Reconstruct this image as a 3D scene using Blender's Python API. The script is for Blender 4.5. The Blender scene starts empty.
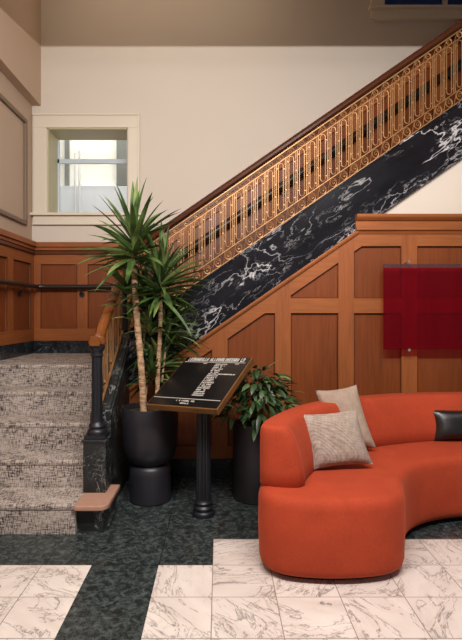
import bpy, bmesh, math, random
from mathutils import Vector, Matrix
random.seed(7)
R = math.radians
C = bpy.context.scene.collection
F = 508.0; PX = 219.0; PY = 312.0; H = 1.33

def lin(c):
    def f(v):
        v /= 255.0
        return v/12.92 if v <= .04045 else ((v+.055)/1.055)**2.4
    return (f(c[0]), f(c[1]), f(c[2]), 1)

# ------------------------------------------------------------------ materials
class NT:
    def __init__(s, name):
        s.m = bpy.data.materials.new(name); s.m.use_nodes = True
        s.t = s.m.node_tree; s.b = s.t.nodes['Principled BSDF']
    def n(s, typ, **k):
        o = s.t.nodes.new(typ)
        for a, v in k.items():
            if a.startswith('i_'):
                key = a[2:].replace('_', ' ')
                o.inputs[key].default_value = v
            else: setattr(o, a, v)
        return o
    def l(s, a, b): s.t.links.new(a, b)
    def coords(s, scale=(1, 1, 1), rot=(0, 0, 0), loc=(0, 0, 0), src=None):
        if src is None:
            src = s.n('ShaderNodeTexCoord').outputs['Object']
        mp = s.n('ShaderNodeMapping')
        mp.inputs['Scale'].default_value = scale; mp.inputs['Rotation'].default_value = rot
        mp.inputs['Location'].default_value = loc
        s.l(src, mp.inputs['Vector']); return mp.outputs['Vector']
    def noise(s, vec, scale, detail=4, rough=.55, dist=0):
        o = s.n('ShaderNodeTexNoise'); s.l(vec, o.inputs['Vector'])
        o.inputs['Scale'].default_value = scale; o.inputs['Detail'].default_value = detail
        o.inputs['Roughness'].default_value = rough; o.inputs['Distortion'].default_value = dist
        return o.outputs['Fac']
    def ramp(s, fac, stops):
        o = s.n('ShaderNodeValToRGB'); s.l(fac, o.inputs['Fac'])
        e = o.color_ramp.elements
        while len(e) < len(stops): e.new(.5)
        for i, (p, c) in enumerate(stops):
            e[i].position = p
            e[i].color = c if len(c) == 4 else (*c, 1)
        return o.outputs['Color']
    def mix(s, fac, a, b, mode='MIX'):
        o = s.n('ShaderNodeMix', data_type='RGBA', blend_type=mode)
        if isinstance(fac, (int, float)): o.inputs[0].default_value = fac
        else: s.l(fac, o.inputs[0])
        for v, i in ((a, 6), (b, 7)):
            if isinstance(v, tuple): o.inputs[i].default_value = v
            else: s.l(v, o.inputs[i])
        return o.outputs[2]
    def math(s, op, a, b=None, c=None):
        o = s.n('ShaderNodeMath', operation=op)
        for i, v in enumerate((a, b, c)):
            if v is None: continue
            if isinstance(v, (int, float)): o.inputs[i].default_value = v
            else: s.l(v, o.inputs[i])
        return o.outputs[0]
    def col(s, c):
        if isinstance(c, tuple): s.b.inputs['Base Color'].default_value = c
        else: s.l(c, s.b.inputs['Base Color'])
    def bump(s, h, strength=.3, dist=.01):
        o = s.n('ShaderNodeBump'); o.inputs['Strength'].default_value = strength
        o.inputs['Distance'].default_value = dist
        s.l(h, o.inputs['Height']); s.l(o.outputs['Normal'], s.b.inputs['Normal'])
    def set(s, rough=.5, metal=0, spec=.5, sheen=0, coat=0):
        s.b.inputs['Roughness'].default_value = rough; s.b.inputs['Metallic'].default_value = metal
        s.b.inputs['Specular IOR Level'].default_value = spec
        s.b.inputs['Sheen Weight'].default_value = sheen; s.b.inputs['Coat Weight'].default_value = coat

BW = ((0, (0, 0, 0)), (1, (1, 1, 1)))
def plain(name, c, rough=.5, metal=0, var=.08, scale=6, spec=.5, bump=0):
    t = NT(name); v = t.coords()
    n = t.noise(v, scale, 3)
    c = lin(c); d = tuple(x*(1-var*2) for x in c[:3])+(1,)
    t.col(t.mix(n, d, tuple(min(1, x*(1+var)) for x in c[:3])+(1,)))
    if bump: t.bump(t.noise(v, 180, 2), bump, .003)
    t.set(rough, metal, spec); return t.m

def wood(name, c, axis='z', rough=.46):
    t = NT(name)
    s = {'z': (14, 14, .9), 'x': (.9, 14, 14), 'y': (14, .9, 14)}[axis]
    v = t.coords(s); g = t.noise(v, 3.2, 6, .6, .6)
    s2 = tuple(a*9 if a > 1 else a*2 for a in s)
    f = t.noise(t.coords(s2), 2, 3, .6)
    big = t.noise(t.coords((1.5, 1.5, .5)), 1.3, 2)
    c = lin(c)
    k = lambda q: tuple(min(1, x*q) for x in c[:3])+(1,)
    a = t.ramp(g, ((.25, k(.55)), (.5, k(.98)), (.75, k(1.36))))
    a = t.mix(.28, a, t.ramp(f, ((.3, k(.45)), (.6, k(1.25)))))
    a = t.mix(.35, a, t.ramp(big, ((.35, k(.62)), (.65, k(1.26)))))
    t.col(a); t.set(rough, 0, .28); t.bump(f, .08, .002); return t.m

def marble_dark(name, base, vein, sc=1.0, amount=1.0, rough=.16, stretch=(1, 1, 1), rot=(0, 0, 0)):
    t = NT(name); v = t.coords(stretch, src=t.coords(rot=rot))
    w = t.n('ShaderNodeTexNoise'); t.l(v, w.inputs['Vector']); w.inputs['Scale'].default_value = 2.2*sc
    w.inputs['Detail'].default_value = 5
    vm = t.n('ShaderNodeVectorMath', operation='MULTIPLY_ADD'); t.l(w.outputs['Color'], vm.inputs[0])
    vm.inputs[1].default_value = (.32, .32, .32); t.l(v, vm.inputs[2])
    dv = vm.outputs[0]
    def ridge(scale, width, loc):
        n = t.noise(t.coords(loc=loc, src=dv), scale*sc, 5, .6, .2)
        return t.math('SMOOTHSTEP', t.math('ABSOLUTE', t.math('SUBTRACT', n, .5)), 0, width) if False else \
            t.ramp(t.math('ABSOLUTE', t.math('SUBTRACT', n, .5)), ((0, (1, 1, 1)), (width, (0, 0, 0))))
    r1 = ridge(1.5, .008, (0, 0, 0)); r2 = ridge(4.5, .010, (3, 1, 2)); r3 = ridge(11, .02, (7, 5, 1))
    m1 = t.ramp(t.noise(v, 1.7*sc, 3), ((.48, (0, 0, 0)), (.66, (1, 1, 1))))
    m2 = t.ramp(t.noise(t.coords(loc=(4, 4, 4), src=v), 2.4*sc, 3), ((.5, (0, 0, 0)), (.66, (1, 1, 1))))
    a = t.mix(1.0, r2, m1, 'MULTIPLY'); b = t.mix(1.0, r3, m2, 'MULTIPLY')
    r1 = t.mix(1.0, r1, t.ramp(t.noise(t.coords(loc=(9, 2, 4), src=v), 2*sc, 2), ((.4, (.15, .15, .15)), (.6, (1, 1, 1)))), 'MULTIPLY')
    tot = t.mix(1.0, t.mix(1.0, r1, a, 'ADD'), t.mix(.8, (0, 0, 0, 1), b, 'ADD'), 'ADD')
    bw = t.n('ShaderNodeRGBToBW'); t.l(tot, bw.inputs[0])
    fac = t.math('MINIMUM', t.math('MULTIPLY', bw.outputs[0], amount), 1.0)
    cloud = t.noise(v, 5*sc, 5, .65)
    b0 = lin(base); dk = tuple(x*.5 for x in b0[:3])+(1,); lt = tuple(x*2.0 for x in b0[:3])+(1,)
    bc = t.ramp(cloud, ((.3, dk), (.7, lt)))
    t.col(t.mix(fac, bc, lin(vein))); t.set(rough, 0, .5); return t.m

def white_tiles(name):
    # 30 cm honed white marble tiles with grey veins that change from tile to tile
    t = NT(name)
    pos = t.n('ShaderNodeTexCoord').outputs['Object']
    sx = t.n('ShaderNodeSeparateXYZ'); t.l(pos, sx.inputs[0])
    X = t.math('DIVIDE', t.math('ADD', sx.outputs['X'], .0326+30*.2996), .2996)
    Y = t.math('DIVIDE', t.math('ADD', sx.outputs['Y'], -2.67+30*.3), .3)
    cx = t.math('FLOOR', X); cy = t.math('FLOOR', Y)
    cmb = t.n('ShaderNodeCombineXYZ'); t.l(cx, cmb.inputs[0]); t.l(cy, cmb.inputs[1])
    wn = t.n('ShaderNodeTexWhiteNoise'); t.l(cmb.outputs[0], wn.inputs['Vector'])
    vm = t.n('ShaderNodeVectorMath', operation='MULTIPLY_ADD'); t.l(wn.outputs['Color'], vm.inputs[0])
    vm.inputs[1].default_value = (9, 9, 9); t.l(pos, vm.inputs[2])
    v = vm.outputs[0]
    rt = t.n('ShaderNodeVectorRotate', rotation_type='Z_AXIS'); t.l(v, rt.inputs['Vector'])
    t.l(t.math('MULTIPLY', wn.outputs['Value'], 3.1), rt.inputs['Angle'])
    mv = t.coords((1, 2.6, 1), src=rt.outputs[0])
    n1 = t.noise(mv, 2.6, 6, .6, 1.0); n2 = t.noise(t.coords(loc=(5, 5, 0), src=mv), 5.5, 6, .65, .8)
    def rid(n, w, s): return t.ramp(t.math('ABSOLUTE', t.math('SUBTRACT', n, .5)), ((0, (s, s, s)), (w, (0, 0, 0))))
    a = t.mix(1.0, rid(n1, .016, .75), t.mix(1.0, rid(n2, .02, .65), t.ramp(n1, ((.4, (0, 0, 0)), (.6, (1, 1, 1)))), 'MULTIPLY'), 'ADD')
    bw = t.n('ShaderNodeRGBToBW'); t.l(a, bw.inputs[0])
    base = t.ramp(t.noise(mv, 3, 3), ((.3, lin((214, 200, 192))), (.7, lin((234, 223, 215)))))
    tint = t.mix(t.math('MULTIPLY', wn.outputs['Value'], .22), base, lin((196, 180, 170)))
    c = t.mix(t.math('MINIMUM', bw.outputs[0], .85), tint, lin((104, 92, 88)))
    fx = t.math('FRACT', X); fy = t.math('FRACT', Y)
    g = .007
    ed = t.math('MINIMUM', t.math('MINIMUM', fx, t.math('SUBTRACT', 1, fx)), t.math('MINIMUM', fy, t.math('SUBTRACT', 1, fy)))
    j = t.math('LESS_THAN', ed, g)
    t.col(t.mix(j, c, lin((140, 122, 112)))); t.set(.28, 0, .45); return t.m

def green_floor(name):
    t = NT(name); v = t.coords()
    n = t.noise(v, 7, 8, .7, .5); n2 = t.noise(t.coords(loc=(3, 3, 3)), 26, 6, .75, .6)
    a = t.ramp(n, ((.3, lin((22, 27, 28))), (.52, lin((38, 45, 46))), (.72, lin((58, 66, 66)))))
    b = t.ramp(n2, ((.44, lin((20, 24, 26))), (.66, lin((112, 120, 118)))))
    r = t.ramp(t.math('ABSOLUTE', t.math('SUBTRACT', t.noise(v, 5, 7, .65, 1.2), .5)), ((0, (.5, .5, .5)), (.02, (0, 0, 0))))
    c = t.mix(.45, a, b); c = t.mix(1.0, c, t.mix(1.0, r, lin((58, 66, 64)), 'MULTIPLY'), 'ADD')
    sx = t.n('ShaderNodeSeparateXYZ'); t.l(v, sx.inputs[0])
    X = t.math('FRACT', t.math('DIVIDE', t.math('ADD', sx.outputs[0], .317+9), .6))
    Y = t.math('FRACT', t.math('DIVIDE', t.math('ADD', sx.outputs[1], -2.67+9), .45))
    j = t.math('LESS_THAN', t.math('MINIMUM', X, Y), .007)
    t.col(t.mix(j, c, lin((12, 15, 16)))); t.set(.22, 0, .5); return t.m

def carpet_mat(name):
    t = NT(name); co = t.n('ShaderNodeTexCoord').outputs['Object']
    sx = t.n('ShaderNodeSeparateXYZ'); t.l(co, sx.inputs[0])
    cb = t.n('ShaderNodeCombineXYZ'); t.l(sx.outputs[0], cb.inputs[0])
    t.l(t.math('ADD', sx.outputs[1], t.math('MULTIPLY', sx.outputs[2], -1)), cb.inputs[1])
    p = cb.outputs[0]
    h = t.noise(t.coords((18, 170, 1), src=p), 1, 3, .6); w = t.noise(t.coords((150, 24, 1), loc=(4, 2, 0), src=p), 1, 3, .6)
    patch = t.noise(t.coords((5, 7, 1), src=p), 1, 3, .6)
    hi = t.ramp(h, ((.44, (0, 0, 0)), (.60, (1, 1, 1)))); wi = t.ramp(w, ((.45, (0, 0, 0)), (.62, (1, 1, 1))))
    m = t.mix(1.0, hi, wi, 'LIGHTEN') if False else t.mix(.5, hi, wi)
    m = t.mix(1.0, m, t.ramp(patch, ((.3, (.45, .45, .45)), (.65, (1.3, 1.3, 1.3)))), 'MULTIPLY')
    bw = t.n('ShaderNodeRGBToBW'); t.l(m, bw.inputs[0])
    c = t.ramp(bw.outputs[0], ((.16, lin((186, 173, 163))), (.45, lin((130, 119, 113))), (.82, lin((58, 50, 51)))))
    t.col(c); t.set(.95, 0, .1); t.bump(t.noise(co, 220, 2), .4, .004); return t.m

def velvet(name, c):
    t = NT(name); v = t.coords(); n = t.noise(v, 5, 5, .6, .4); f = t.noise(v, 90, 3, .7)
    c = lin(c); k = lambda q: tuple(min(1, x*q) for x in c[:3])+(1,)
    a = t.mix(.4, t.ramp(n, ((.35, k(.85)), (.65, k(1.12)))), t.ramp(f, ((.3, k(.75)), (.7, k(1.2)))))
    t.col(a); t.set(.85, 0, .25, .18); t.b.inputs['Sheen Roughness'].default_value = .4
    t.b.inputs['Sheen Tint'].default_value = lin((255, 150, 110)); t.bump(f, .15, .002); return t.m

def weave(name, c1, c2, s=210):
    t = NT(name); v = t.coords(rot=(0, 0, .2))
    vo = t.n('ShaderNodeTexVoronoi'); t.l(v, vo.inputs['Vector']); vo.inputs['Scale'].default_value = s; vo.inputs['Randomness'].default_value = .1
    wv = t.ramp(vo.outputs['Distance'], ((.15, lin(c1)), (.75, lin(c2))))
    t.col(t.mix(.35, wv, t.ramp(t.noise(v, 30, 3), ((.3, lin(c2)), (.7, lin(c1))))))
    t.bump(vo.outputs['Distance'], .5, .004); t.set(.9, 0, .15); return t.m

def leafm(name, c1, c2, rough=.4):
    t = NT(name); v = t.coords(); n = t.noise(v, 9, 3)
    t.col(t.ramp(n, ((.35, lin(c1)), (.65, lin(c2))))); t.set(rough, 0, .5)
    return t.m

def trunk_mat():
    t = NT('cane_bark'); v = t.coords((1, 1, 6)); n = t.noise(v, 14, 5, .7); b = t.noise(t.coords((1, 1, 3)), 22, 2)
    c = t.mix(.5, t.ramp(n, ((.35, lin((112, 84, 62))), (.62, lin((196, 160, 124))))), t.ramp(b, ((.4, lin((120, 86, 62))), (.6, lin((205, 172, 138))))))
    t.col(c); t.bump(n, .6, .01); t.set(.8, 0, .2); return t.m

def acrylic():
    t = NT('red_acrylic'); nt = t.t
    v = t.coords((3.2, 1, .25)); n = t.noise(v, 1.6, 3, .5)
    sx = t.n('ShaderNodeSeparateXYZ'); t.l(t.n('ShaderNodeTexCoord').outputs['Object'], sx.inputs[0])
    c = t.ramp(n, ((.35, lin((238, 120, 160))), (.5, lin((225, 66, 88))), (.65, lin((230, 140, 110)))))
    top = t.math('GREATER_THAN', sx.outputs[2], .647)
    st = t.noise(t.coords((22, 1, 1)), 1, 0)
    c = t.mix(top, c, t.ramp(st, ((.42, lin((190, 165, 160))), (.5, lin((205, 180, 215))), (.56, lin((190, 160, 150))))))
    tr = t.n('ShaderNodeBsdfTransparent'); t.l(c, tr.inputs[0])
    df = t.n('ShaderNodeBsdfPrincipled'); df.inputs['Roughness'].default_value = .35
    t.l(t.mix(top, lin((130, 10, 34)), lin((130, 100, 110))), df.inputs['Base Color'])
    mx = t.n('ShaderNodeMixShader'); mx.inputs[0].default_value = .2
    t.l(tr.outputs[0], mx.inputs[1]); t.l(df.outputs[0], mx.inputs[2])
    t.l(mx.outputs[0], nt.nodes['Material Output'].inputs[0]); return t.m

def glass(name, tint=(246, 247, 246)):
    t = NT(name); tr = t.n('ShaderNodeBsdfTransparent'); tr.inputs[0].default_value = lin(tint)
    gl = t.n('ShaderNodeBsdfGlossy'); gl.inputs['Roughness'].default_value = .03
    fr = t.n('ShaderNodeFresnel'); fr.inputs[0].default_value = 1.45
    mx = t.n('ShaderNodeMixShader'); t.l(fr.outputs[0], mx.inputs[0])
    t.l(tr.outputs[0], mx.inputs[1]); t.l(gl.outputs[0], mx.inputs[2])
    t.l(mx.outputs[0], t.t.nodes['Material Output'].inputs[0]); return t.m

M = dict(
    cream=plain('cream_plaster', (208, 196, 183), .75, 0, .02, 2),
    creamtrim=plain('cream_paint', (218, 206, 188), .45, 0, .02, 3),
    groove=plain('taupe_moulding', (124, 102, 84), .6, 0, .03),
    leftwall=plain('shaded_cream_plaster', (186, 160, 138), .75, 0, .02, 2),  # cream wall on the left, its shade put into the colour
    reveal=plain('olive_cream_paint', (196, 186, 150), .5, 0, .03, 3),
    woodz=wood('mahogany_upright', (142, 80, 41), 'z'),
    woodx=wood('mahogany_rail', (146, 84, 43), 'x'),
    woody=wood('mahogany_depth', (142, 80, 41), 'y'),
    woodp=wood('mahogany_panel', (118, 60, 28), 'z', .4),
    woodd=wood('mahogany_moulding', (92, 46, 24), 'x', .35),
    woodr=wood('polished_handrail', (72, 37, 21), 'x', .25),
    woodro=wood('golden_handrail', (118, 66, 32), 'y', .22),
    blackmarble=marble_dark('black_marble', (17, 16, 21), (200, 196, 198), .9, .85, .14, (.6, 1, 1.5), (0, .62, 0)),
    basemarble=marble_dark('base_marble', (26, 30, 34), (130, 140, 146), 2.2, .6, .2),
    newelmarble=marble_dark('newel_marble', (20, 23, 24), (160, 162, 158), 1.5, .8, .5),
    green=green_floor('green_marble_floor'), white=white_tiles('white_marble_tiles'),
    pink=plain('pink_stone', (176, 134, 114), .55, 0, .1, 40),
    carpet=carpet_mat('stair_carpet'),
    brass=plain('brass', (166, 122, 78), .42, .5, .12, 12),
    blackm=plain('black_iron', (30, 32, 38), .4, .2, .15, 8),
    darkrail=plain('dark_handrail', (34, 26, 24), .35, .1, .1),
    velvet=velvet('orange_velvet', (164, 61, 34)),
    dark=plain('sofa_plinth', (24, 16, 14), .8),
    boucle=weave('beige_weave', (188, 170, 156), (112, 96, 88), 125),
    boucle2=weave('oat_weave', (182, 160, 142), (138, 118, 104), 420),
    leather=plain('black_leather', (24, 20, 22), .3, 0, .15, 25, .6, .4),
    pot=plain('charcoal_glaze', (38, 36, 42), .42, 0, .06, 3),
    pot2=plain('black_planter', (28, 24, 28), .5, 0, .06, 3),
    soil=plain('potting_soil', (52, 36, 26), .95, 0, .3, 40),
    bark=trunk_mat(),
    leaf=leafm('strap_leaf', (40, 60, 28), (82, 108, 52)), leaf2=leafm('pale_strap_leaf', (92, 114, 58), (140, 152, 90)),
    leafl=leafm('glossy_leaf', (26, 44, 22), (56, 80, 42), .42), leafl2=leafm('young_leaf', (84, 122, 70), (120, 152, 98), .42),
    plaque=plain('black_plaque', (24, 21, 22), .22, 0, .3, 8),
    letter=plain('cast_lettering', (196, 188, 180), .5, 0, .03),
    frame=plain('bronze_frame', (150, 108, 66), .35, .6, .2, 10),
    steel=plain('polished_steel', (215, 205, 195), .25, .9, .05),
    acrylic=acrylic(), glass=glass('window_glass'), glassdark=glass('dusk_glass', (150, 165, 190)),
    sash=plain('pale_sash', (200, 212, 222), .5, 0, .02),
    outwall=plain('pale_courtyard_wall', (226, 224, 214), .8, 0, .03, 3),
    outlow=plain('bluish_courtyard_ledge', (214, 218, 224), .8, 0, .03, 3),
    outdark=plain('grey_courtyard_post', (110, 112, 108), .8, 0, .1, 9),
    pipe=plain('white_conduit', (222, 224, 224), .5),
    night=plain('dusk_blue_backdrop', (70, 84, 110), .8, 0, .15, 2),  # dusk glow put into the backdrop colour
    ceil=plain('ceiling_paint', (190, 174, 156), .8, 0, .02, 2),
)

# ------------------------------------------------------------------ geometry helpers
class MB:
    def __init__(s): s.b = bmesh.new(); s.mi = 0
    def face(s, vs):
        try:
            f = s.b.faces.new(vs); f.material_index = s.mi; return f
        except ValueError: return None
    def box(s, x0, x1, y0, y1, z0, z1):
        v = [s.b.verts.new(p) for p in ((x0, y0, z0), (x1, y0, z0), (x1, y1, z0), (x0, y1, z0), (x0, y0, z1), (x1, y0, z1), (x1, y1, z1), (x0, y1, z1))]
        for q in ((0, 3, 2, 1), (4, 5, 6, 7), (0, 1, 5, 4), (1, 2, 6, 5), (2, 3, 7, 6), (3, 0, 4, 7)): s.face([v[i] for i in q])
        return s
    def prism(s, poly, a, b, axis='y'):
        # poly: list of 2-D points. axis y: (x,z); axis x: (y,z); axis z: (x,y)
        def P(p, t): return {'y': (p[0], t, p[1]), 'x': (t, p[0], p[1]), 'z': (p[0], p[1], t)}[axis]
        A = [s.b.verts.new(P(p, a)) for p in poly]; B = [s.b.verts.new(P(p, b)) for p in poly]
        n = len(poly); s.face(A); s.face(B[::-1])
        for i in range(n): s.face([A[i], B[i], B[(i+1) % n], A[(i+1) % n]])
        return s
    def tube(s, pts, r, seg=8, closed=False, flat=None):
        pts = [Vector(p) for p in pts]; n = len(pts); rings = []
        up = None
        for i, p in enumerate(pts):
            if closed: t = pts[(i+1) % n]-pts[i-1]
            else: t = pts[min(i+1, n-1)]-pts[max(i-1, 0)]
            t.normalize()
            if up is None: up = t.orthogonal().normalized()
            up = (up-t*up.dot(t)).normalized(); sd = t.cross(up)
            rr = r[i] if isinstance(r, (list, tuple)) else r
            rings.append([s.b.verts.new(p+up*math.cos(2*math.pi*k/seg)*rr+sd*math.sin(2*math.pi*k/seg)*rr) for k in range(seg)])
        m = n if closed else n-1
        for i in range(m):
            a, b = rings[i], rings[(i+1) % n]
            for k in range(seg): s.face([a[k], a[(k+1) % seg], b[(k+1) % seg], b[k]])
        if not closed: s.face(rings[0][::-1]); s.face(rings[-1])
        return s
    def sweep(s, pts, prof, side):
        # rectangular/moulded profile [(a,b)] : a along side vector, b up (world z), along pts
        side = Vector(side); rings = []
        for p in pts:
            p = Vector(p); rings.append([s.b.verts.new(p+side*a+Vector((0, 0, b))) for a, b in prof])
        n = len(prof)
        for i in range(len(pts)-1):
            for k in range(n): s.face([rings[i][k], rings[i][(k+1) % n], rings[i+1][(k+1) % n], rings[i+1][k]])
        s.face(rings[0][::-1]); s.face(rings[-1]); return s
    def lathe(s, prof, cx, cy, seg=32, flute=0, famp=0):
        rings = []
        for r, z in prof:
            ring = []
            for k in range(seg):
                a = 2*math.pi*k/seg
                rr = r*(1-(famp*(0.5+.5*math.cos(flute*a)) if flute else 0))
                ring.append(s.b.verts.new((cx+rr*math.cos(a), cy+rr*math.sin(a), z)))
            rings.append(ring)
        for i in range(len(rings)-1):
            for k in range(seg): s.face([rings[i][k], rings[i][(k+1) % seg], rings[i+1][(k+1) % seg], rings[i+1][k]])
        s.face(rings[0][::-1]); s.face(rings[-1]); return s
    def loft(s, rings):
        rr = [[s.b.verts.new(p) for p in r] for r in rings]; n = len(rr[0])
        for i in range(len(rr)-1):
            for k in range(n): s.face([rr[i][k], rr[i][(k+1) % n], rr[i+1][(k+1) % n], rr[i+1][k]])
        f1 = s.face(rr[0][::-1]); f2 = s.face(rr[-1]); return s
    def build(s, name, mats, parent=None, smooth=False, bevel=0):
        bmesh.ops.recalc_face_normals(s.b, faces=s.b.faces)
        org = Vector(parent['_org']) if parent is not None else Vector((0, 0, 0))
        if org.length: bmesh.ops.translate(s.b, verts=s.b.verts, vec=-org)
        big = [f for f in s.b.faces if len(f.verts) > 12]
        if big: bmesh.ops.triangulate(s.b, faces=big)
        me = bpy.data.meshes.new(name); s.b.to_mesh(me); s.b.free()
        for m in (mats if isinstance(mats, list) else [mats]): me.materials.append(M[m] if isinstance(m, str) else m)
        o = bpy.data.objects.new(name, me); C.objects.link(o)
        if parent is not None: o.parent = parent; o['_org'] = tuple(org)
        if smooth:
            for p in me.polygons: p.use_smooth = True
            me.set_sharp_from_angle(angle=R(40))
        if bevel:
            b = o.modifiers.new('bevel', 'BEVEL'); b.width = bevel; b.segments = 2; b.limit_method = 'ANGLE'
        return o
def tag(o, label, cat, group=None):
    o['label'] = label; o['category'] = cat
    if group: o['group'] = group
    return o
def thing(name, loc, label, cat, group=None):
    o = bpy.data.objects.new(name, None); C.objects.link(o); o.location = loc; o['_org'] = tuple(loc)
    o.empty_display_size = .05
    return tag(o, label, cat, group)
def struct(name, mb, mats, **k):
    o = mb.build(name, mats, **k); o['kind'] = 'structure'; return o
def clean():
    for o in bpy.data.objects:
        if '_org' in o: del o['_org']

YP = 4.12; YB = 5.49; XL = -2.02; LZ = .887
zb = lambda x: 1.218+.69*x           # underside of the marble stringer on the panelled wall
zu = lambda x: zb(x)+.45             # its top
# ------------------------------------------------------------------ room shell
# floor: dark green marble with two fields of white tiles
xs = [-2.6, -.669, -.317, -.0326, 4.6]; ys = [-1.2, 2.67, 2.975, 5.6]
fl = MB()
for i in range(4):
    for j in range(3):
        w = (i == 0 and j == 0) or (i in (2, 3) and j == 0) or (i == 3 and j == 1)
        fl.mi = 1 if w else 0
        fl.box(xs[i], xs[i+1], ys[j], ys[j+1], -.1, 0)
struct('floor', fl, ['green', 'white'])
CZ = 5.3
# back wall with window hole
wx0, wx1, wz0, wz1 = -1.853, -.98, 2.40, 3.313
ux0, ux1, uz0 = 1.78, 3.2, 4.63
b = MB()
b.box(XL-.3, wx0, YB, YB+.3, 0, CZ); b.box(wx0, wx1, YB, YB+.3, 0, wz0); b.box(wx0, wx1, YB, YB+.3, wz1, CZ)
b.box(wx1, ux0, YB, YB+.3, 0, CZ); b.box(ux0, ux1, YB, YB+.3, 0, uz0); b.box(ux1, 4.6, YB, YB+.3, 0, CZ)
b.box(ux0, ux1, YB, YB+.3, 5.2, CZ)
struct('wall_back', b, 'cream')
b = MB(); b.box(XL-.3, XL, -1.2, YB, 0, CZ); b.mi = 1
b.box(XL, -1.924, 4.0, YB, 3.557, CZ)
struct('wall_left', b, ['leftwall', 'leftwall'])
# wall under the upper flight (panelled below, cream above)
b = MB(); b.prism([(-.72, 0), (3.3, 0), (3.3, zb(3.3)), (-.72, zb(-.72))], YP, YP+.1)
struct('wall_center', b, 'cream')
b = MB(); b.box(XL, 4.6, 4.05, YB, CZ, CZ+.1)
struct('ceiling', b, 'ceil')
b = MB(); b.box(XL, 4.6, -1.2, 4.05, 3.93, 4.05); b.box(XL, 4.6, 3.93, 4.05, 4.05, CZ)
struct('ceiling.001', b, 'ceil')

# ------------------------------------------------------------------ wainscots
def edge_mould(mb, poly3, r=.007):
    mb.tube(poly3, r, 6, closed=True)
# main panelled wall
S = lambda x: zb(x)-.15
def T(x): return min(2.0, zb(x))
stiles = [(-.72, -.62)] + [(-.0568+.507*k-.507, .0649+.507*k-.507) for k in range(0, 8)]
stiles = [(-.72, -.6)] + [((274.6-219)*.00811+.507*k, (289.5-219)*.00811+.507*k+.004) for k in range(-2, 6)]
fr = MB(); pn = MB(); md = MB()
yf = YP-.045
pn.prism([(-.72, .154), (3.3, .154), (3.3, 2.0), (1.13, 2.0), (-.72, zb(-.72))], YP-.02, YP)
def strip(xa, xb, lo, hi, y0=yf):
    fr.prism([(xa, lo(xa)), (xb, lo(xb)), (xb, hi(xb)), (xa, hi(xa))], y0, YP-.019)
K = lambda c: (lambda x: c)
xT = (2.0-1.218)/.69
for a, c in stiles:
    ps = [a, c]
    if a < xT < c: ps = [a, xT, c]
    for i in range(len(ps)-1): strip(ps[i], ps[i+1], K(.154), T)
for i in range(len(stiles)-1):
    a, c = stiles[i][1], stiles[i+1][0]
    sx = lambda z: (z+.15-1.218)/.69
    br = sorted([a, c]+[q for q in (sx(1.322), sx(1.44), sx(1.86), xT) if a < q < c])
    fr.mi = 1
    for p, q in zip(br, br[1:]):
        m = (p+q)/2
        strip(p, q, K(.154), K(.251))
        if S(m) > 1.44:
            strip(p, q, K(1.322), K(1.44))
            strip(p, q, (lambda x: min(1.86, S(x))), T)
        else:
            strip(p, q, (lambda x: min(1.322, S(x))), T)
    fr.mi = 0
    def top(lim):
        if S(a) >= lim: return [(a, lim)]
        if S(c) <= lim: return [(a, S(a))]
        return [(a, S(a)), (sx(lim), lim)]
    low = [(a, .251), (c, .251), (c, min(1.322, S(c)))] + top(1.322)[::-1]
    ym = yf+.012
    edge_mould(md, [(x, ym, z) for x, z in low], .008)
    if S(c) > 1.5:
        a2 = max(a, sx(1.44)); up = [(a2, 1.44), (c, 1.44), (c, min(1.86, S(c)))]
        if S(a2) < 1.86:
            if S(c) > 1.86: up.append((sx(1.86), 1.86))
            if S(a2) > 1.45: up.append((a2, S(a2)))
        else: up.append((a2, 1.86))
        edge_mould(md, [(x, ym, z) for x, z in up], .008)
struct('trim_1', pn, 'woodp'); struct('trim_2', fr, ['woodz', 'woodx']); struct('trim_3', md, 'woodd')
# cap moulding on the level part, and the sloped bead under the marble
cp = MB(); x0 = 1.095
prof = [(YP, 1.955), (YP-.05, 1.955), (YP-.06, 1.975), (YP-.078, 1.985), (YP-.078, 2.0), (YP-.06, 2.005), (YP-.06, 2.055), (YP-.075, 2.062), (YP-.095, 2.08), (YP-.10, 2.092), (YP-.10, 2.108), (YP, 2.108)]
cp.prism(prof, x0, 3.3, 'x')
cp.sweep([(-.72, YP, zb(-.72)), (1.12, YP, zb(1.12))], [(0, -.03), (-.06, -.03), (-.068, -.012), (-.06, .004), (0, .004)], (0, 1, 0))
struct('trim_4', cp, 'woodx')
b = MB(); b.box(-.72, 3.3, YP-.05, YP, 0, .14); b.box(-.72, 3.3, YP-.042, YP, .14, .154)
struct('baseboard_center', b, 'basemarble')

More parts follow.
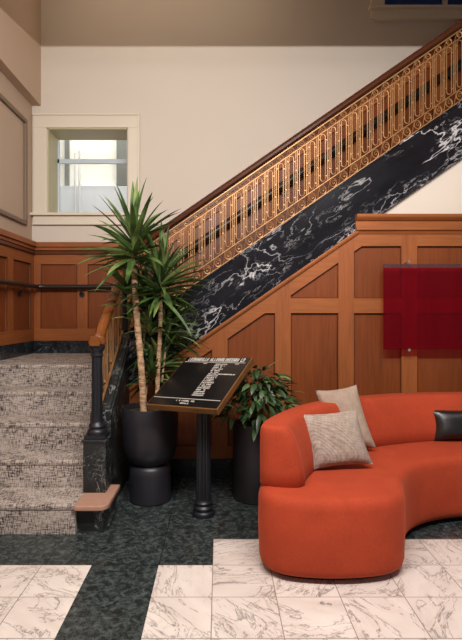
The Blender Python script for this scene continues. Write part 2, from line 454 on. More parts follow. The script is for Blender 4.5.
def wains(idx, mp, side, xr, base, cap, bays, mats, hb=.135):
    """generic wainscot following base(x)/cap(x); mp(x, d, z)->point with d = how far it stands proud"""
    def quad(mb, xa, xb, lo, hi, d0, d1):
        v = [mb.b.verts.new(mp(x, d, f(x))) for x, d, f in ((xa, d0, lo), (xb, d0, lo), (xb, d0, hi), (xa, d0, hi), (xa, d1, lo), (xb, d1, lo), (xb, d1, hi), (xa, d1, hi))]
        for q in ((0, 3, 2, 1), (4, 5, 6, 7), (0, 1, 5, 4), (1, 2, 6, 5), (2, 3, 7, 6), (3, 0, 4, 7)): mb.face([v[i] for i in q])
    off = lambda f, c: (lambda x: f(x)+c)
    p = MB(); f = MB(); m = MB(); cpp = MB(); bb = MB()
    for xa, xb in zip(xr, xr[1:]):
        quad(p, xa, xb, off(base, hb), off(cap, 0), 0, .015)
        quad(bb, xa, xb, base, off(base, hb), 0, .03)
        f.mi = 1
        quad(f, xa, xb, off(base, hb), off(base, hb+.13), .014, .035)
        quad(f, xa, xb, off(cap, -.233), off(cap, -.1), .014, .035)
        f.mi = 0
        quad(cpp, xa, xb, off(cap, -.05), cap, 0, .075)
        quad(cpp, xa, xb, off(cap, -.085), off(cap, -.05), 0, .055)
        quad(m, xa, xb, off(cap, -.125), off(cap, -.095), 0, .055)
    xmn, xmx = min(xr), max(xr); edges = [xmn]+[v for q in bays for v in q]+[xmx]
    for k in range(0, len(edges), 2):
        if edges[k+1]-edges[k] > .01: quad(f, edges[k], edges[k+1], off(base, hb+.13), off(cap, -.233), .014, .035)
    for a, c in bays:
        edge_mould(m, [mp(a, .028, base(a)+hb+.13), mp(c, .028, base(c)+hb+.13), mp(c, .028, cap(c)-.233), mp(a, .028, cap(a)-.233)], .008)
    struct('trim_%d' % idx, p, 'woodp'); struct('trim_%d' % (idx+1), f, mats)
    struct('trim_%d' % (idx+2), m, 'woodd'); struct('trim_%d' % (idx+3), cpp, mats[1])
    struct('baseboard_'+side, bb, 'basemarble')
xk = -.8376
capb = lambda x: 2.076 if x <= xk else 2.076+.685*(x-xk)
basb = lambda x: LZ if x <= xk+.02 else LZ+.685*(x-xk-.02)
q = .01081
wains(5, lambda x, d, z: (x, YB-d, z), 'back', [XL, xk, 3.3], basb, capb,
      [((41.7-219)*q, (78.3-219)*q), ((88.5-219)*q, (124-219)*q)] + [(-.72+.45*k, -.40+.45*k) for k in range(9)], ['woodz', 'woodx'])
capl = lambda y: 2.076 if y >= 4.25 else 2.076-.59*(4.25-y)
basl = lambda y: LZ if y >= 4.25 else max(0, LZ-.59*(4.25-y))
wains(9, lambda y, d, z: (XL+d, y, z), 'left', [2.75, 4.25, YB], basl, capl,
      [(2.85, 3.2), (3.35, 3.7), (3.85, 4.15), (4.32, 4.77), (4.91, 5.37)], ['woodz', 'woody'])
# raised plaster panel moulding on the left wall
b = MB()
ring = [(3.4, 2.23), (5.29, 2.23), (5.29, 3.33), (3.4, 3.33)]
def rect_bar(mb, y0, y1, z0, z1): mb.box(XL, XL+.03, y0, y1, z0, z1)
w = .045
rect_bar(b, 3.4, 5.29, 2.23, 2.23+w); rect_bar(b, 3.4, 5.29, 3.33-w, 3.33); rect_bar(b, 5.29-w, 5.29, 2.23+w, 3.33-w); rect_bar(b, 3.4, 3.4+w, 2.23+w, 3.33-w)
struct('trim_13', b, 'groove', bevel=.008)

# ------------------------------------------------------------------ windows
win = bpy.data.objects.new('window_1', None); C.objects.link(win); win['kind'] = 'structure'; win['_org'] = (0, 0, 0)
X = lambda px: (px-PX)*q
Z = lambda py: H+(PY-py)*q
b = MB()
b.box(X(34), wx0, YB-.03, YB, wz0-.02, wz1); b.box(wx1, X(139.4), YB-.03, YB, wz0-.02, wz1); b.box(X(34), X(139.4), YB-.03, YB, wz1, Z(115.8))
b.box(X(34), X(139.4), YB-.045, YB, Z(116.5), Z(114.8)); b.box(X(138.3), X(140.2), YB-.042, YB, wz0-.02, Z(115))
b.build('window_frame', 'creamtrim', win, bevel=.004)
b = MB(); b.box(X(32), X(142), YB-.07, YB+.02, Z(216.2), Z(213.6)); b.box(X(34), X(140), YB-.03, YB, Z(224), Z(216.2)); b.box(X(34), X(140), YB-.038, YB, Z(225.2), Z(223.6))
b.build('window_sill', 'creamtrim', win, bevel=.003)
b = MB(); t = .012
b.box(wx0, wx0+t, YB-.01, YB+.34, wz0, wz1); b.box(wx1-t, wx1, YB-.01, YB+.34, wz0, wz1); b.box(wx0, wx1, YB-.01, YB+.34, wz1-t, wz1); b.box(wx0, wx1, YB-.01, YB+.34, wz0-.02, wz0+.004)
b.build('window_reveal', 'reveal', win)
b = MB(); d = YB+.30; g = d/F
b.box(wx0+.012, wx1-.012, d, d+.03, H+(PY-163.5)*g, H+(PY-159)*g); b.box(wx0+.012, wx0+.035, d, d+.03, wz0, wz1-.03)
b.build('sash', 'sash', win, bevel=.003)
b = MB(); b.box(wx0+.012, wx1-.012, d+.035, d+.04, wz0, wz1-.012); b.build('pane', 'glass', win)
# small lit court seen through it
yo = 6.9; g = yo/F
b = MB(); b.box(-3.2, .2, yo, yo+.1, 1.9, 4.6); b.mi = 1
b.box(-3.2, .2, yo-.12, yo, 1.9, H+(PY-188)*g); b.mi = 2
b.box(X(118)*yo/YB, X(118)*yo/YB+.22, yo-.1, yo, H+(PY-187)*g, 4.4); b.box(X(66)*yo/YB, X(66)*yo/YB+.05, yo-.06, yo, H+(PY-187)*g, 4.4)
struct('wall_court', b, ['outwall', 'outlow', 'outdark'])
for i, (px, pt, lab) in enumerate(((75, 153, 'white vertical pipe behind the landing window, left of two'), (79.5, 151, 'white vertical pipe behind the landing window, right of two'))):
    b = MB(); xx = (px-PX)*6.6/F; b.tube([(xx, 6.6, 1.9), (xx, 6.6, H+(PY-pt)*6.6/F)], .014, 10)
    b.tube([(xx, 6.6, 2.45), (xx+.05, 6.6, 2.5), (xx+.05, 6.6, 2.62)], .008, 8)
    tag(b.build('pipe', 'pipe', smooth=True), lab, 'pipe', 'pipes behind the landing window')
# upper window
w2 = bpy.data.objects.new('window_2', None); C.objects.link(w2); w2['kind'] = 'structure'; w2['_org'] = (0, 0, 0)
b = MB(); b.box(X(370), 3.35, YB-.04, YB, Z(17), Z(9)); b.box(X(368), 3.35, YB-.08, YB, Z(11.5), Z(9)); b.box(X(373), 3.35, YB-.06, YB, Z(21.5), Z(19.5)); b.box(X(370), 3.35, YB-.05, YB, Z(19.5), Z(17))
b.build('window_sill', 'creamtrim', w2, bevel=.004)
b = MB(); b.box(X(370), ux0, YB-.04, YB, uz0-.03, 5.25); b.box(ux0, ux1, YB+.06, YB+.1, uz0, uz0+.03); b.box(2.45, 2.5, YB+.06, YB+.1, uz0, 5.2)
b.build('window_frame', 'creamtrim', w2, bevel=.004)
b = MB(); b.box(ux0, ux1, YB+.12, YB+.125, uz0, 5.2); b.build('pane', 'glassdark', w2)
b = MB(); b.box(ux0-.4, ux1+.4, 6.3, 6.34, uz0-.6, 5.4); struct('dusk_backdrop', b, 'night')  # added backdrop standing for the dusk sky behind the pane

# ------------------------------------------------------------------ lower stairs
st = thing('staircase', (-1.45, 3.6, 0), 'lower flight of carpeted stairs rising to the landing beside the black newel', 'stairs')
r = LZ/5; t0 = .3025; Y0 = 3.04
for k in range(5):
    ya = Y0+t0*k; yb = ya+t0 if k < 4 else YB-.03
    b = MB()
    nose = .008
    z1 = r*(k+1)
    xr_ = -.86
    pf = [(ya, r*k), (ya, z1-.035), (ya-nose*.6, z1-.03), (ya-nose, z1-.016), (ya-nose*.8, z1-.004), (ya-nose*.3, z1), (yb+(.0 if k < 4 else 0), z1), (yb, r*k)]
    b.prism(pf, XL+.03, xr_, 'x')
    if k == 4: b.box(xr_, -.74, 4.30, YB-.03, z1-.12, z1); b.box(-.74, -.55, 4.26, YB-.03, z1-.12, z1)
    b.build('step' if k < 4 else 'landing', 'carpet', st, smooth=False)
# marble bottom step end with pink stone tread
b = MB(); b.box(-.862, -.70, 3.075, 3.39, 0, r-.03); b.box(-.862, -.675, 3.10, 3.36, 0, .03)
b.build('step_end', 'newelmarble', st)
b = MB(); pts = [(-.862, 3.012)]
cx, cy, rr = -.72, 3.07, .058
for k in range(9):
    a = -math.pi/2+math.pi/2*k/8; pts.append((cx+rr*math.cos(a), cy+rr*math.sin(a)))
pts += [(-.662, 3.40), (-.862, 3.40)]
b.prism(pts, r-.03, r, 'z'); b.build('tread_stone', 'pink', st, bevel=.006)
# raking stringer on the open side
b = MB(); zs = lambda y: .657+.6*(y-3.42)
b.prism([(3.39, 0), (4.30, 0), (4.30, zs(4.30)), (3.39, zs(3.39))], -.86, -.722, 'x')
b.prism([(3.39, zs(3.39)), (4.30, zs(4.30)), (4.30, zs(4.30)+.02), (3.39, zs(3.39)+.02)], -.855, -.735, 'x')
b.build('stringer', 'newelmarble', st)

# ------------------------------------------------------------------ lower railing
nx, ny = -.795, 3.31
lr = thing('stair_railing', (nx, ny, 0), 'short lower railing with black fluted newel and golden wooden handrail beside the carpeted steps', 'railing')
b = MB(); b.box(-.866, -.722, 3.236, 3.385, r, .515); b.box(-.872, -.716, 3.23, 3.391, .497, .515)
b.build('newel_block', 'newelmarble', lr, bevel=.004)
b = MB()
b.box(nx-.068, nx+.068, ny-.068, ny+.068, .515, .54)
b.lathe([(.062, .54), (.064, .555), (.056, .568), (.048, .575), (.054, .588), (.05, .602), (.04, .61), (.037, .625), (.037, .66)], nx, ny, 32)
b.lathe([(.036, .66), (.034, 1.04)], nx, ny, 60, 12, .10)
b.lathe([(.037, 1.04), (.042, 1.045), (.042, 1.055), (.036, 1.06), (.038, 1.075), (.048, 1.085), (.052, 1.10), (.052, 1.115)], nx, ny, 32)
b.build('newel_post', 'blackm', lr, smooth=True)
hr = lambda y: 1.115+.6*(y-3.31)
b = MB()
prof = [(-.03, .0), (-.036, .018), (-.032, .042), (-.018, .056), (0, .06), (.018, .056), (.032, .042), (.036, .018), (.03, .0)]
pts = [(nx, 3.245, 1.113), (nx, 3.31, 1.115), (nx, 3.38, 1.14)] + [(nx, y, hr(y)) for y in (3.45, 3.7, 3.95, 4.05)] + [(nx, 4.12, hr(4.10)+.04), (nx, 4.17, hr(4.1)+.12), (nx, 4.2, 1.76)]
b.sweep(pts, prof, (1, 0, 0))
b.lathe([(.045, 1.114), (.056, 1.125), (.056, 1.15), (.05, 1.165), (.03, 1.173)], nx, ny, 28)
b.build('handrail', 'woodro', lr, smooth=True)
b = MB(); b.box(nx-.045, nx+.045, 4.21, 4.30, zs(4.25)+.02, zs(4.25)+.12)
b.lathe([(.03, zs(4.25)+.12), (.034, 1.30), (.028, 1.32), (.028, 1.68), (.036, 1.70), (.04, 1.73), (.04, 1.80)], nx, 4.255, 24)
b.build('newel_post', 'blackm', lr, smooth=True)
for k in range(8):
    y = 3.42+.1*k; zb_ = zs(y)+.02; zt = hr(y)
    b = MB(); e = .022
    if k % 2 == 0:
        b.box(nx-.006, nx+.006, y-.008, y+.008, zb_, zt)
        b.build('baluster_bar', 'brass', lr)
    else:
        loop = []
        for i in range(9):
            a = math.pi*i/8; loop.append((nx, y+e*math.cos(a), zt-.11+e*math.sin(a)))
        for i in range(9):
            a = math.pi+math.pi*i/8; loop.append((nx, y+e*math.cos(a), zb_+.12+e*math.sin(a)))
        b.tube(loop, .0055, 6, True); b.tube([(nx, y, zb_), (nx, y, zb_+.1)], .005, 6); b.tube([(nx, y, zt-.09), (nx, y, zt)], .005, 6)
        b.build('baluster_loop', 'brass', lr, smooth=True)
b = MB()
for o1 in (.05,): b.sweep([(nx, 3.36, zs(3.36)+o1), (nx, 4.2, zs(4.2)+o1)], [(-.008, -.006), (.008, -.006), (.008, .006), (-.008, .006)], (1, 0, 0))
b.sweep([(nx, 3.36, hr(3.36)-.06), (nx, 4.2, hr(4.2)-.06)], [(-.008, -.006), (.008, -.006), (.008, .006), (-.008, .006)], (1, 0, 0))
b.build('brass_rail', 'brass', lr)

# ------------------------------------------------------------------ upper flight
us = thing('staircase', (1.0, 4.8, 0), 'upper flight climbing right behind a black marble stringer veined in white', 'stairs')
b = MB(); x0, x1 = -.722, 3.25
b.prism([(x0, zb(x0)), (x1, zb(x1)), (x1, zu(x1)), (x0, zu(x0))], YP-.035, YP+.12)
b.prism([(x0, zu(x0)), (x1, zu(x1)), (x1, zu(x1)+.018), (x0, zu(x0)+.018)], YP-.045, YP+.125)
b.build('stringer', 'blackmarble', us)
tr = .177/.685
for k in range(14):
    xa = -.50+tr*k; z1 = LZ+.177*(k+1)
    b = MB(); b.prism([(xa, z1-.30), (xa+tr, z1-.12), (xa+tr, z1), (xa-.02, z1), (xa-.02, z1-.03), (xa, z1-.035)], YP+.13, YB-.035)
    b.build('step', 'carpet', us)
# cream plaster between stringer and wall wainscot is wall_center
YR = YP+.045
ur = thing('stair_railing', (-.72, YR, zu(-.72)), 'long brass openwork railing with dark wooden handrail climbing above the black marble', 'railing')
zr = lambda x: zu(x)+.68
b = MB(); prof = [(-.03, -.062), (-.044, -.048), (-.046, -.03), (-.036, -.018), (-.04, -.008), (-.03, 0), (0, .006), (.03, 0), (.04, -.008), (.036, -.018), (.046, -.03), (.044, -.048), (.03, -.062)]
XE = 2.35
b.sweep([(-.76, YR, zr(-.76)), (XE, YR, zr(XE))], prof, (0, 1, 0))
b.build('handrail', 'woodr', ur, smooth=True)
for off, hh in ((-.072, .006), (-.135, .0035), (-.556, .0035), (-.655, .008)):
    b = MB(); b.sweep([(-.74, YR, zr(-.74)+off), (XE, YR, zr(XE)+off)], [(-.008, -hh), (.008, -hh), (.008, hh), (-.008, hh)], (0, 1, 0))
    b.build('brass_rail', 'brass', ur)
P = .0862
def ring_pts(cx, cz, rx, rz, n=14, a0=0, a1=2*math.pi): return [(cx+rx*math.cos(a0+(a1-a0)*i/n), YR, cz+rz*math.sin(a0+(a1-a0)*i/n)) for i in range(n)]
k = 0; xc = -.70
while xc < XE-.03:
    zt = zr(xc)-.150; zl = zr(xc)-.535; e = .0200
    b = MB(); loop = []
    for i in range(9):
        a = math.pi*i/8; loop.append((xc+e*math.cos(a), YR, zt-e+e*math.sin(a)))
    for i in range(9):
        a = math.pi+math.pi*i/8; loop.append((xc+e*math.cos(a), YR, zl+e+e*math.sin(a)))
    b.tube(loop, .0040, 6, True)
    for zz in (zt-.045, zl+.045):
        for sx_ in (-1, 1): b.box(min(xc+sx_*e, xc+sx_*.034), max(xc+sx_*e, xc+sx_*.034), YR-.004, YR+.004, zz-.004+sx_*.00, zz+.004)
    b.build('baluster_loop', 'brass', ur, smooth=True)
    xb = xc+P/2
    b = MB(); b.box(xb-.0085, xb-.0045, YR-.005, YR+.005, zr(xb)-.556, zr(xb)-.135); b.box(xb+.0045, xb+.0085, YR-.006, YR+.006, zr(xb)-.556, zr(xb)-.135)
    [b.box(xb-.0065, xb+.0065, YR-.003, YR+.003, zr(xb)-q0, zr(xb)-q1) for q0, q1 in ((.559, .553), (.30, .29), (.40, .39), (.138, .132))]
    b.build('baluster_bar', 'brass', ur)
    b = MB(); zc = zr(xc)-.103
    b.tube(ring_pts(xc, zc, .021, .024), .0046, 5, True)
    b.tube([(xc+(.020-.0026*i)*math.cos(i*.9), YR, zc+(.020-.0026*i)*math.sin(i*.9)) for i in range(7)], .003, 5)
    b.tube([(xc-P/2, YR, zr(xc-P/2)-.135), (xc-.02, YR, zc+.02), (xc, YR, zr(xc)-.075)], .003, 5)
    b.build('upper_scroll', 'brass', ur, smooth=True)
    b = MB(); zc = zr(xc)-.605
    b.tube(ring_pts(xc, zc, .027, .034), .0048, 5, True)
    b.tube([(xc+.004+(.022-.0026*i)*math.cos(i*.9), YR, zc+(.024-.0028*i)*math.sin(i*.9)) for i in range(8)], .0032, 5)
    b.tube([(xc-P/2, YR, zr(xc-P/2)-.65), (xc-.03, YR, zc+.01), (xc-.01, YR, zr(xc)-.56)], .003, 5)
    b.build('lower_scroll', 'brass', ur, smooth=True)
    xc += P; k += 1
# handrail on the back and left wall
wr = thing('wall_handrail', (-1.4, 5.40, 1.6), 'thin dark handrail fixed to the wood panelling around the landing and up the far wall', 'handrail')
yy = YB-.09; zh = 1.598
pts = [(XL+.09, 3.0, zh-.59*1.25), (XL+.09, 4.25, zh), (XL+.09, 5.3, zh), (XL+.10, 5.37, zh), (XL+.14, yy-.01, zh), (XL+.2, yy, zh), (-1.0, yy, zh), (-.88, yy, zh+.01), (-.76, yy, zh+.09), (3.1, yy, zh+.09+.685*3.86)]
b = MB(); b.tube(pts, [.024]*7+[.030, .044, .044], 12); b.build('rail', 'darkrail', wr, smooth=True)  # sloped stretch made thicker to take in the rail's wall shadow
for (x, y, z, dx, dy) in [((83-219)*q, yy, zh, 0, 1), (XL+.09, 5.05, zh, -1, 0), (XL+.09, 4.4, zh, -1, 0)] + [(-.2+.9*k, yy, zh+.09+.685*(-.2+.9*k+.76), 0, 1) for k in range(4)]:
    b = MB(); b.tube([(x, y, z-.015), (x+dx*.01, y+dy*.01, z-.06), (x+dx*.05, y+dy*.05, z-.08)], .009, 8)
    b.tube([(x+dx*.04, y+dy*.04, z-.08), (x+dx*.056, y+dy*.056, z-.08)], .028, 14)
    b.build('bracket', 'darkrail', wr, smooth=True)

# ------------------------------------------------------------------ sofa
def crom(P, n=8, closed=False):
    out = []; m = len(P)
    for i in range(m if closed else m-1):
        g = (lambda j: P[j % m]) if closed else (lambda j: P[max(0, min(m-1, j))])
        a, b_, c_, d_ = (Vector(g(i-1)), Vector(g(i)), Vector(g(i+1)), Vector(g(i+2)))
        for k in range(n):
            t = k/n
            out.append(.5*((2*b_)+(-a+c_)*t+(2*a-5*b_+4*c_-d_)*t*t+(-a+3*b_-3*c_+d_)*t**3))
    if not closed: out.append(Vector(P[-1]))
    return out
XM = 1.95
outer = [(.212, 2.70), (.235, 2.80), (.30, 2.95), (.40, 3.13), (.53, 3.31), (.69, 3.47), (.88, 3.60), (1.12, 3.71), (1.45, 3.81), (XM, 3.85)]
front = [(.218, 2.60), (.265, 2.525), (.36, 2.475), (.52, 2.452), (.68, 2.458), (.82, 2.487), (.915, 2.545), (.965, 2.64), (1.0, 2.76), (1.06, 2.89), (1.16, 3.02), (1.32, 3.13), (1.55, 3.20), (XM, 3.23)]
mir = lambda L: [(2*XM-x, y) for x, y in L[::-1]]
outl = outer + mir(outer)[1:] + [(2*XM-x, y) for x, y in front][:-1] + front[::-1]
outl = crom(outl, 6, True)
def inset(poly, d):
    n = len(poly); out = []
    area = sum(poly[i].x*poly[(i+1) % n].y-poly[(i+1) % n].x*poly[i].y for i in range(n))
    sg = 1 if area > 0 else -1
    for i in range(n):
        t = (poly[(i+1) % n]-poly[i-1]).normalized(); out.append(poly[i]+Vector((-t.y, t.x))*d*sg)
    return out
so = thing('curved_sofa', (1.2, 3.1, 0), 'large curved orange velvet sofa in front of the wood panelling', 'sofa')
L = [(.03, .04), (.032, .022), (.045, .008), (.07, .001), (.10, 0), (.22, -.004), (.36, -.002), (.385, .003), (.402, .012), (.414, .028), (.42, .05)]
b = MB(); b.loft([[(p.x, p.y, z) for p in inset(outl, d)] for z, d in L]); b.build('seat_base', 'velvet', so, smooth=True)
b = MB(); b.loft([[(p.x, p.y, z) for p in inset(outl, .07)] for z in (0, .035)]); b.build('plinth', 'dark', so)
# back: ribbon between outer curve and an inner curve, thinner at the top
oc = crom(outer, 6); oc = oc + [Vector((2*XM-p.x, p.y)) for p in oc[::-1]][1:]
def back_ring(z, width, ins, lean=0):
    n = len(oc); A = []; B = []
    for i, p in enumerate(oc):
        t = (oc[min(i+1, n-1)]-oc[max(i-1, 0)]).normalized(); nr = Vector((t.y, -t.x))
        A.append(p+nr*(ins+.006)); B.append(p+nr*(width-ins))
    t0_ = (oc[1]-oc[0]).normalized(); t1_ = (oc[-1]-oc[-2]).normalized()
    nr0 = Vector((t0_.y, -t0_.x)); nr1 = Vector((t1_.y, -t1_.x))
    rc = .035
    def cap_(A0, B0, tt, nr):   # rounded end from B0 to A0
        wv = (B0-A0).length; out = []
        for k in range(1, 8):
            u = k/8; out.append(B0.lerp(A0, u)-tt*(.045*(math.sin(math.pi*u))**.35-ins))
        return out
    ring = A + [p for p in cap_(B[-1], A[-1], -t1_, nr1)] + B[::-1] + [p for p in cap_(A[0], B[0], t0_, nr0)]
    return [(p.x, p.y, z) for p in ring]
rings = [back_ring(z, w_, i_) for z, w_, i_ in ((.40, .235, .012), (.412, .235, .012), (.425, .24, .0), (.50, .232, 0), (.58, .215, 0), (.66, .188, 0), (.70, .17, .001), (.716, .162, .004), (.726, .158, .009), (.731, .155, .018))]
b = MB(); b.loft(rings); bk = b.build('backrest', 'velvet', so, smooth=True)
for e_ in bk.data.edges: e_.use_edge_sharp = False

def pillow(name, mat, w, h, t, cen, yaw, tilt, roll, label, group=None, shear=0):
    b = MB(); n = 18; G = {}
    Mx = Matrix.Rotation(R(yaw), 3, 'Z') @ Matrix.Rotation(R(-tilt), 3, 'X') @ Matrix.Rotation(R(roll), 3, 'Y')
    for s_ in (-1, 1):
        for i in range(n+1):
            for j in range(n+1):
                u = -1+2*i/n; v = -1+2*j/n
                e = max(abs(u), abs(v)) == 1
                if e and s_ == 1: G[(1, i, j)] = G[(-1, i, j)]; continue
                k = (max(0, (1-u**4)*(1-v**4)))**.5
                k *= .82+.18*(1-(u*u+v*v)/2)
                x = w/2*u*(1-.075*(1-v*v))-shear*v*h/2; z = h/2*v*(1-.075*(1-u*u))
                wr_ = .006*math.sin(5*u+2*v)*k
                p = Mx @ Vector((x, s_*(t/2*k+wr_), z))
                G[(s_, i, j)] = b.b.verts.new(p)
        for i in range(n):
            for j in range(n): b.face([G[(s_, i, j)], G[(s_, i+1, j)], G[(s_, i+1, j+1)], G[(s_, i, j+1)]])
    o = b.build(name, mat, smooth=True); o.location = cen
    tag(o, label, 'cushion', group); return o
pillow('throw_pillow', 'boucle', .36, .32, .11, (.678, 2.97, .588), 4, 20, -4, 'small square beige woven pillow in front, overlapping the taller one on the sofa', 'beige pillows on the sofa', .12)
pillow('throw_pillow', 'boucle2', .275, .41, .12, (.832, 3.36, .63), -10, 16, -9, 'taller plain oat-coloured pillow leaning behind the small woven one on the sofa', 'beige pillows on the sofa', .12)
pillow('lumbar_pillow', 'leather', .56, .215, .13, (1.79, 3.60, .532), 0, 15, -1, 'black leather lumbar pillow at the right of the orange sofa')

# ------------------------------------------------------------------ plants
def leaf(mb, base, dirv, length, width, droop, segs=7, mi=0, twist=0, shape='strap', fold=.25, ok=None):
    p = Vector(base); d = Vector(dirv).normalized(); pts = [p.copy()]; ds = [d.copy()]
    for i in range(segs):
        p = p+d*(length/segs); d = (d+Vector((0, 0, -droop/segs*(1+.8*i/segs)))).normalized(); pts.append(p.copy()); ds.append(d.copy())
    if ok and not all(ok(q_) for q_ in pts): return False
    rows = []
    for i, (p, d) in enumerate(zip(pts, ds)):
        u = i/segs
        if shape == 'strap': w_ = width*(min(1, .45+3*u))*(1-u**3.2)+.0008
        else: w_ = width*math.sin(math.pi*min(1, u**.8))**.8*(1-.1*u)+.001
        sd = d.cross(Vector((0, 0, 1)))
        if sd.length < .05: sd = Vector((1, 0, 0))
        sd.normalize(); up = sd.cross(d)
        sd2 = sd*math.cos(twist)+up*math.sin(twist); up2 = sd2.cross(d)
        rows.append([mb.b.verts.new(p-sd2*w_/2+up2*w_*fold), mb.b.verts.new(p), mb.b.verts.new(p+sd2*w_/2+up2*w_*fold)])
    mb.mi = mi
    for a, c in zip(rows, rows[1:]):
        mb.face([a[0], a[1], c[1], c[0]]); mb.face([a[1], a[2], c[2], c[1]])
    return True
SB = Vector((-.1217, 3.36, .865)); SU = Vector((math.cos(-.5038), math.sin(-.5038), 0))
SV = Vector((-math.sin(-.5038)*math.cos(.4973), math.cos(-.5038)*math.cos(.4973), math.sin(.4973))); SN = SU.cross(SV)
def room_ok(p):
    if p.y > 4.04: 
        if p.z < zu(p.x)+.75: return False
    if p.x < -.70 and p.z < hr(max(3.3, min(4.1, p.y)))+.1 and p.y > 3.2: return False
    if p.x < -.72 and p.z < 1.2: return False
    if p.z < .3: return False
    rel = p-SB
    if abs(rel.dot(SU)) < .30 and abs(rel.dot(SV)) < .32 and abs(rel.dot(SN)) < .07: return False
    return True
pcx, pcy = -.488, 3.61
dp = thing('potted_dracaena', (pcx, pcy, 0), 'tall dracaena with bare canes in a large two-tier black pot beside the stairs', 'plant')
b = MB()
b.lathe([(.135, 0), (.145, .008), (.147, .20), (.143, .235), (.132, .252), (.118, .262), (.128, .27), (.16, .30), (.182, .345), (.193, .41), (.197, .50), (.197, .65), (.194, .66), (.186, .66), (.184, .648), (.184, .60), (.01, .60)], pcx, pcy, 48)
b.build('planter', 'pot', dp, smooth=True)
b = MB(); b.lathe([(.01, .601), (.182, .602), (.182, .62), (.1, .628), (.01, .63)], pcx, pcy, 32); b.build('soil', 'soil', dp, smooth=True)
def cane(pts, r0):
    c = crom([Vector(p) for p in pts], 8)
    rad = [r0*(1+.10*math.sin(i*2.3))*(1-.12*i/len(c)) for i in range(len(c))]
    b = MB(); b.tube(c, rad, 12); b.build('cane', 'bark', dp, smooth=True)
def W(px, py, d): return ((px-PX)*d/F, d, H+(PY-py)*d/F)
h1 = W(133.5, 262, 3.56); h2 = W(160.5, 300, 3.62)
cane([(W(143.5, 400, 3.56)[0], 3.56, .61), W(141.5, 370, 3.56), W(137, 320, 3.56), W(135, 285, 3.56), h1], .024)
cane([(W(157, 400, 3.64)[0], 3.64, .61), W(158, 370, 3.63), W(160, 335, 3.62), h2], .017)
h3 = W(150, 345, 3.74); h4 = W(146, 322, 3.76); h5 = W(166, 345, 3.72)
cane([(-.545, 3.72, .61), (-.53, 3.74, .85), h3], .010)
cane([(-.56, 3.74, .61), (-.575, 3.76, .9), h4], .010)
cane([(-.44, 3.70, .61), (-.415, 3.72, .85), h5], .009)
def head(c, n, ln, wd, lo=-35, hi=85, seed=1, stem=.14, ymin=0, stiff=.95):
    rnd = random.Random(seed); b = MB(); k = 0; tries = 0
    while k < n and tries < n*12:
        tries += 1
        az = rnd.uniform(0, 2*math.pi); f = k/n
        el = R(hi+(lo-hi)*f+rnd.uniform(-14, 14))
        z = c[2]+stem*(1-f)*.9
        d = (math.cos(az)*math.cos(el), math.sin(az)*math.cos(el), math.sin(el))
        l = ln*rnd.uniform(.72, 1.08)*(1-.22*abs(f-.4))
        if leaf(b, (c[0]+d[0]*.015, c[1]+d[1]*.015, z), d, l, wd*rnd.uniform(.8, 1.15), rnd.uniform(.15, stiff), 7, 1 if rnd.random() < .22 else 0, rnd.uniform(-.5, .5), 'strap', .22, lambda p: room_ok(p) and (p.y > ymin or p.z > c[2]+.1)): k += 1
    b.build('foliage', ['leaf', 'leaf2'], dp, smooth=True)
head(h1, 70, .45, .044, -22, 84, 3, .19, 0, .6)
head(W(129, 306, 3.66), 44, .37, .036, -30, 70, 31, .16, 3.60)
head(h2, 66, .43, .041, -30, 84, 5, .20, 0, .7)
head(W(150, 385, 3.70), 50, .26, .03, -25, 80, 41, .12, 3.58)
head(W(162, 372, 3.74), 40, .30, .03, -30, 80, 43, .12, 3.58)
head(h3, 60, .38, .032, -35, 80, 8, .16, 3.60)
head(h4, 60, .42, .032, -35, 80, 11, .18, 3.60)
head(h5, 50, .38, .030, -40, 80, 14, .16, 3.60)

gx, gy = .262, 3.65
pl = thing('potted_lily', (gx, gy, 0), 'low bushy glossy-leaved plant in a tall black cylinder pot between sign and sofa', 'plant')
b = MB(); b.lathe([(.150, 0), (.158, .006), (.16, .03), (.163, .53), (.160, .54), (.152, .54), (.15, .53), (.15, .49), (.01, .49)], gx, gy, 48); b.build('planter', 'pot2', pl, smooth=True)
b = MB(); b.lathe([(.01, .491), (.149, .492), (.149, .505), (.01, .51)], gx, gy, 32); b.build('soil', 'soil', pl, smooth=True)
b = MB(); rnd = random.Random(21)
def ok2(p):
    return p.y < 4.05 and not (abs((p-SB).dot(SU)) < .30 and abs((p-SB).dot(SV)) < .32 and abs((p-SB).dot(SN)) < .06) and p.z > .40 and not (p.z < .56 and (p.x-gx)**2+(p.y-gy)**2 < .17**2)
for k in range(380):
    az = rnd.uniform(0, 2*math.pi); rr = rnd.random()**.6
    tx = gx+.01+math.cos(az)*rr*.28; ty = gy-.02+math.sin(az)*rr*.22
    tz = .57+.38*math.sqrt(max(0, 1-rr*rr*.9))*rnd.uniform(.35, 1)
    if rr > .75: tz -= rnd.uniform(0, .12)
    if ty > 3.98: continue
    el = rnd.uniform(-.55, .75)-rr*.3
    d = (math.cos(az+rnd.uniform(-.6, .6))*math.cos(el), math.sin(az+rnd.uniform(-.6, .6))*math.cos(el), math.sin(el))
    leaf(b, (tx, ty, tz), d, rnd.uniform(.09, .15), rnd.uniform(.026, .038), rnd.uniform(.15, .95), 6, 1 if rnd.random() < .16 else 0, rnd.uniform(-.6, .6), 'ovate', .14, ok2)
b.build('foliage', ['leafl', 'leafl2'], pl, smooth=True)
for k in range(26):
    az = rnd.uniform(0, 2*math.pi); rr = rnd.random()*.16
    if k == 0: b = MB()
    tx, ty = gx+math.cos(az)*rr, gy+math.sin(az)*rr
    b.tube([(gx+math.cos(az)*rr*.4, gy+math.sin(az)*rr*.4, .5), ((gx+tx)/2, (gy+ty)/2, .65), (tx, ty, .84-rr)], .003, 5)
b.build('stems', 'leafl', pl, smooth=True)

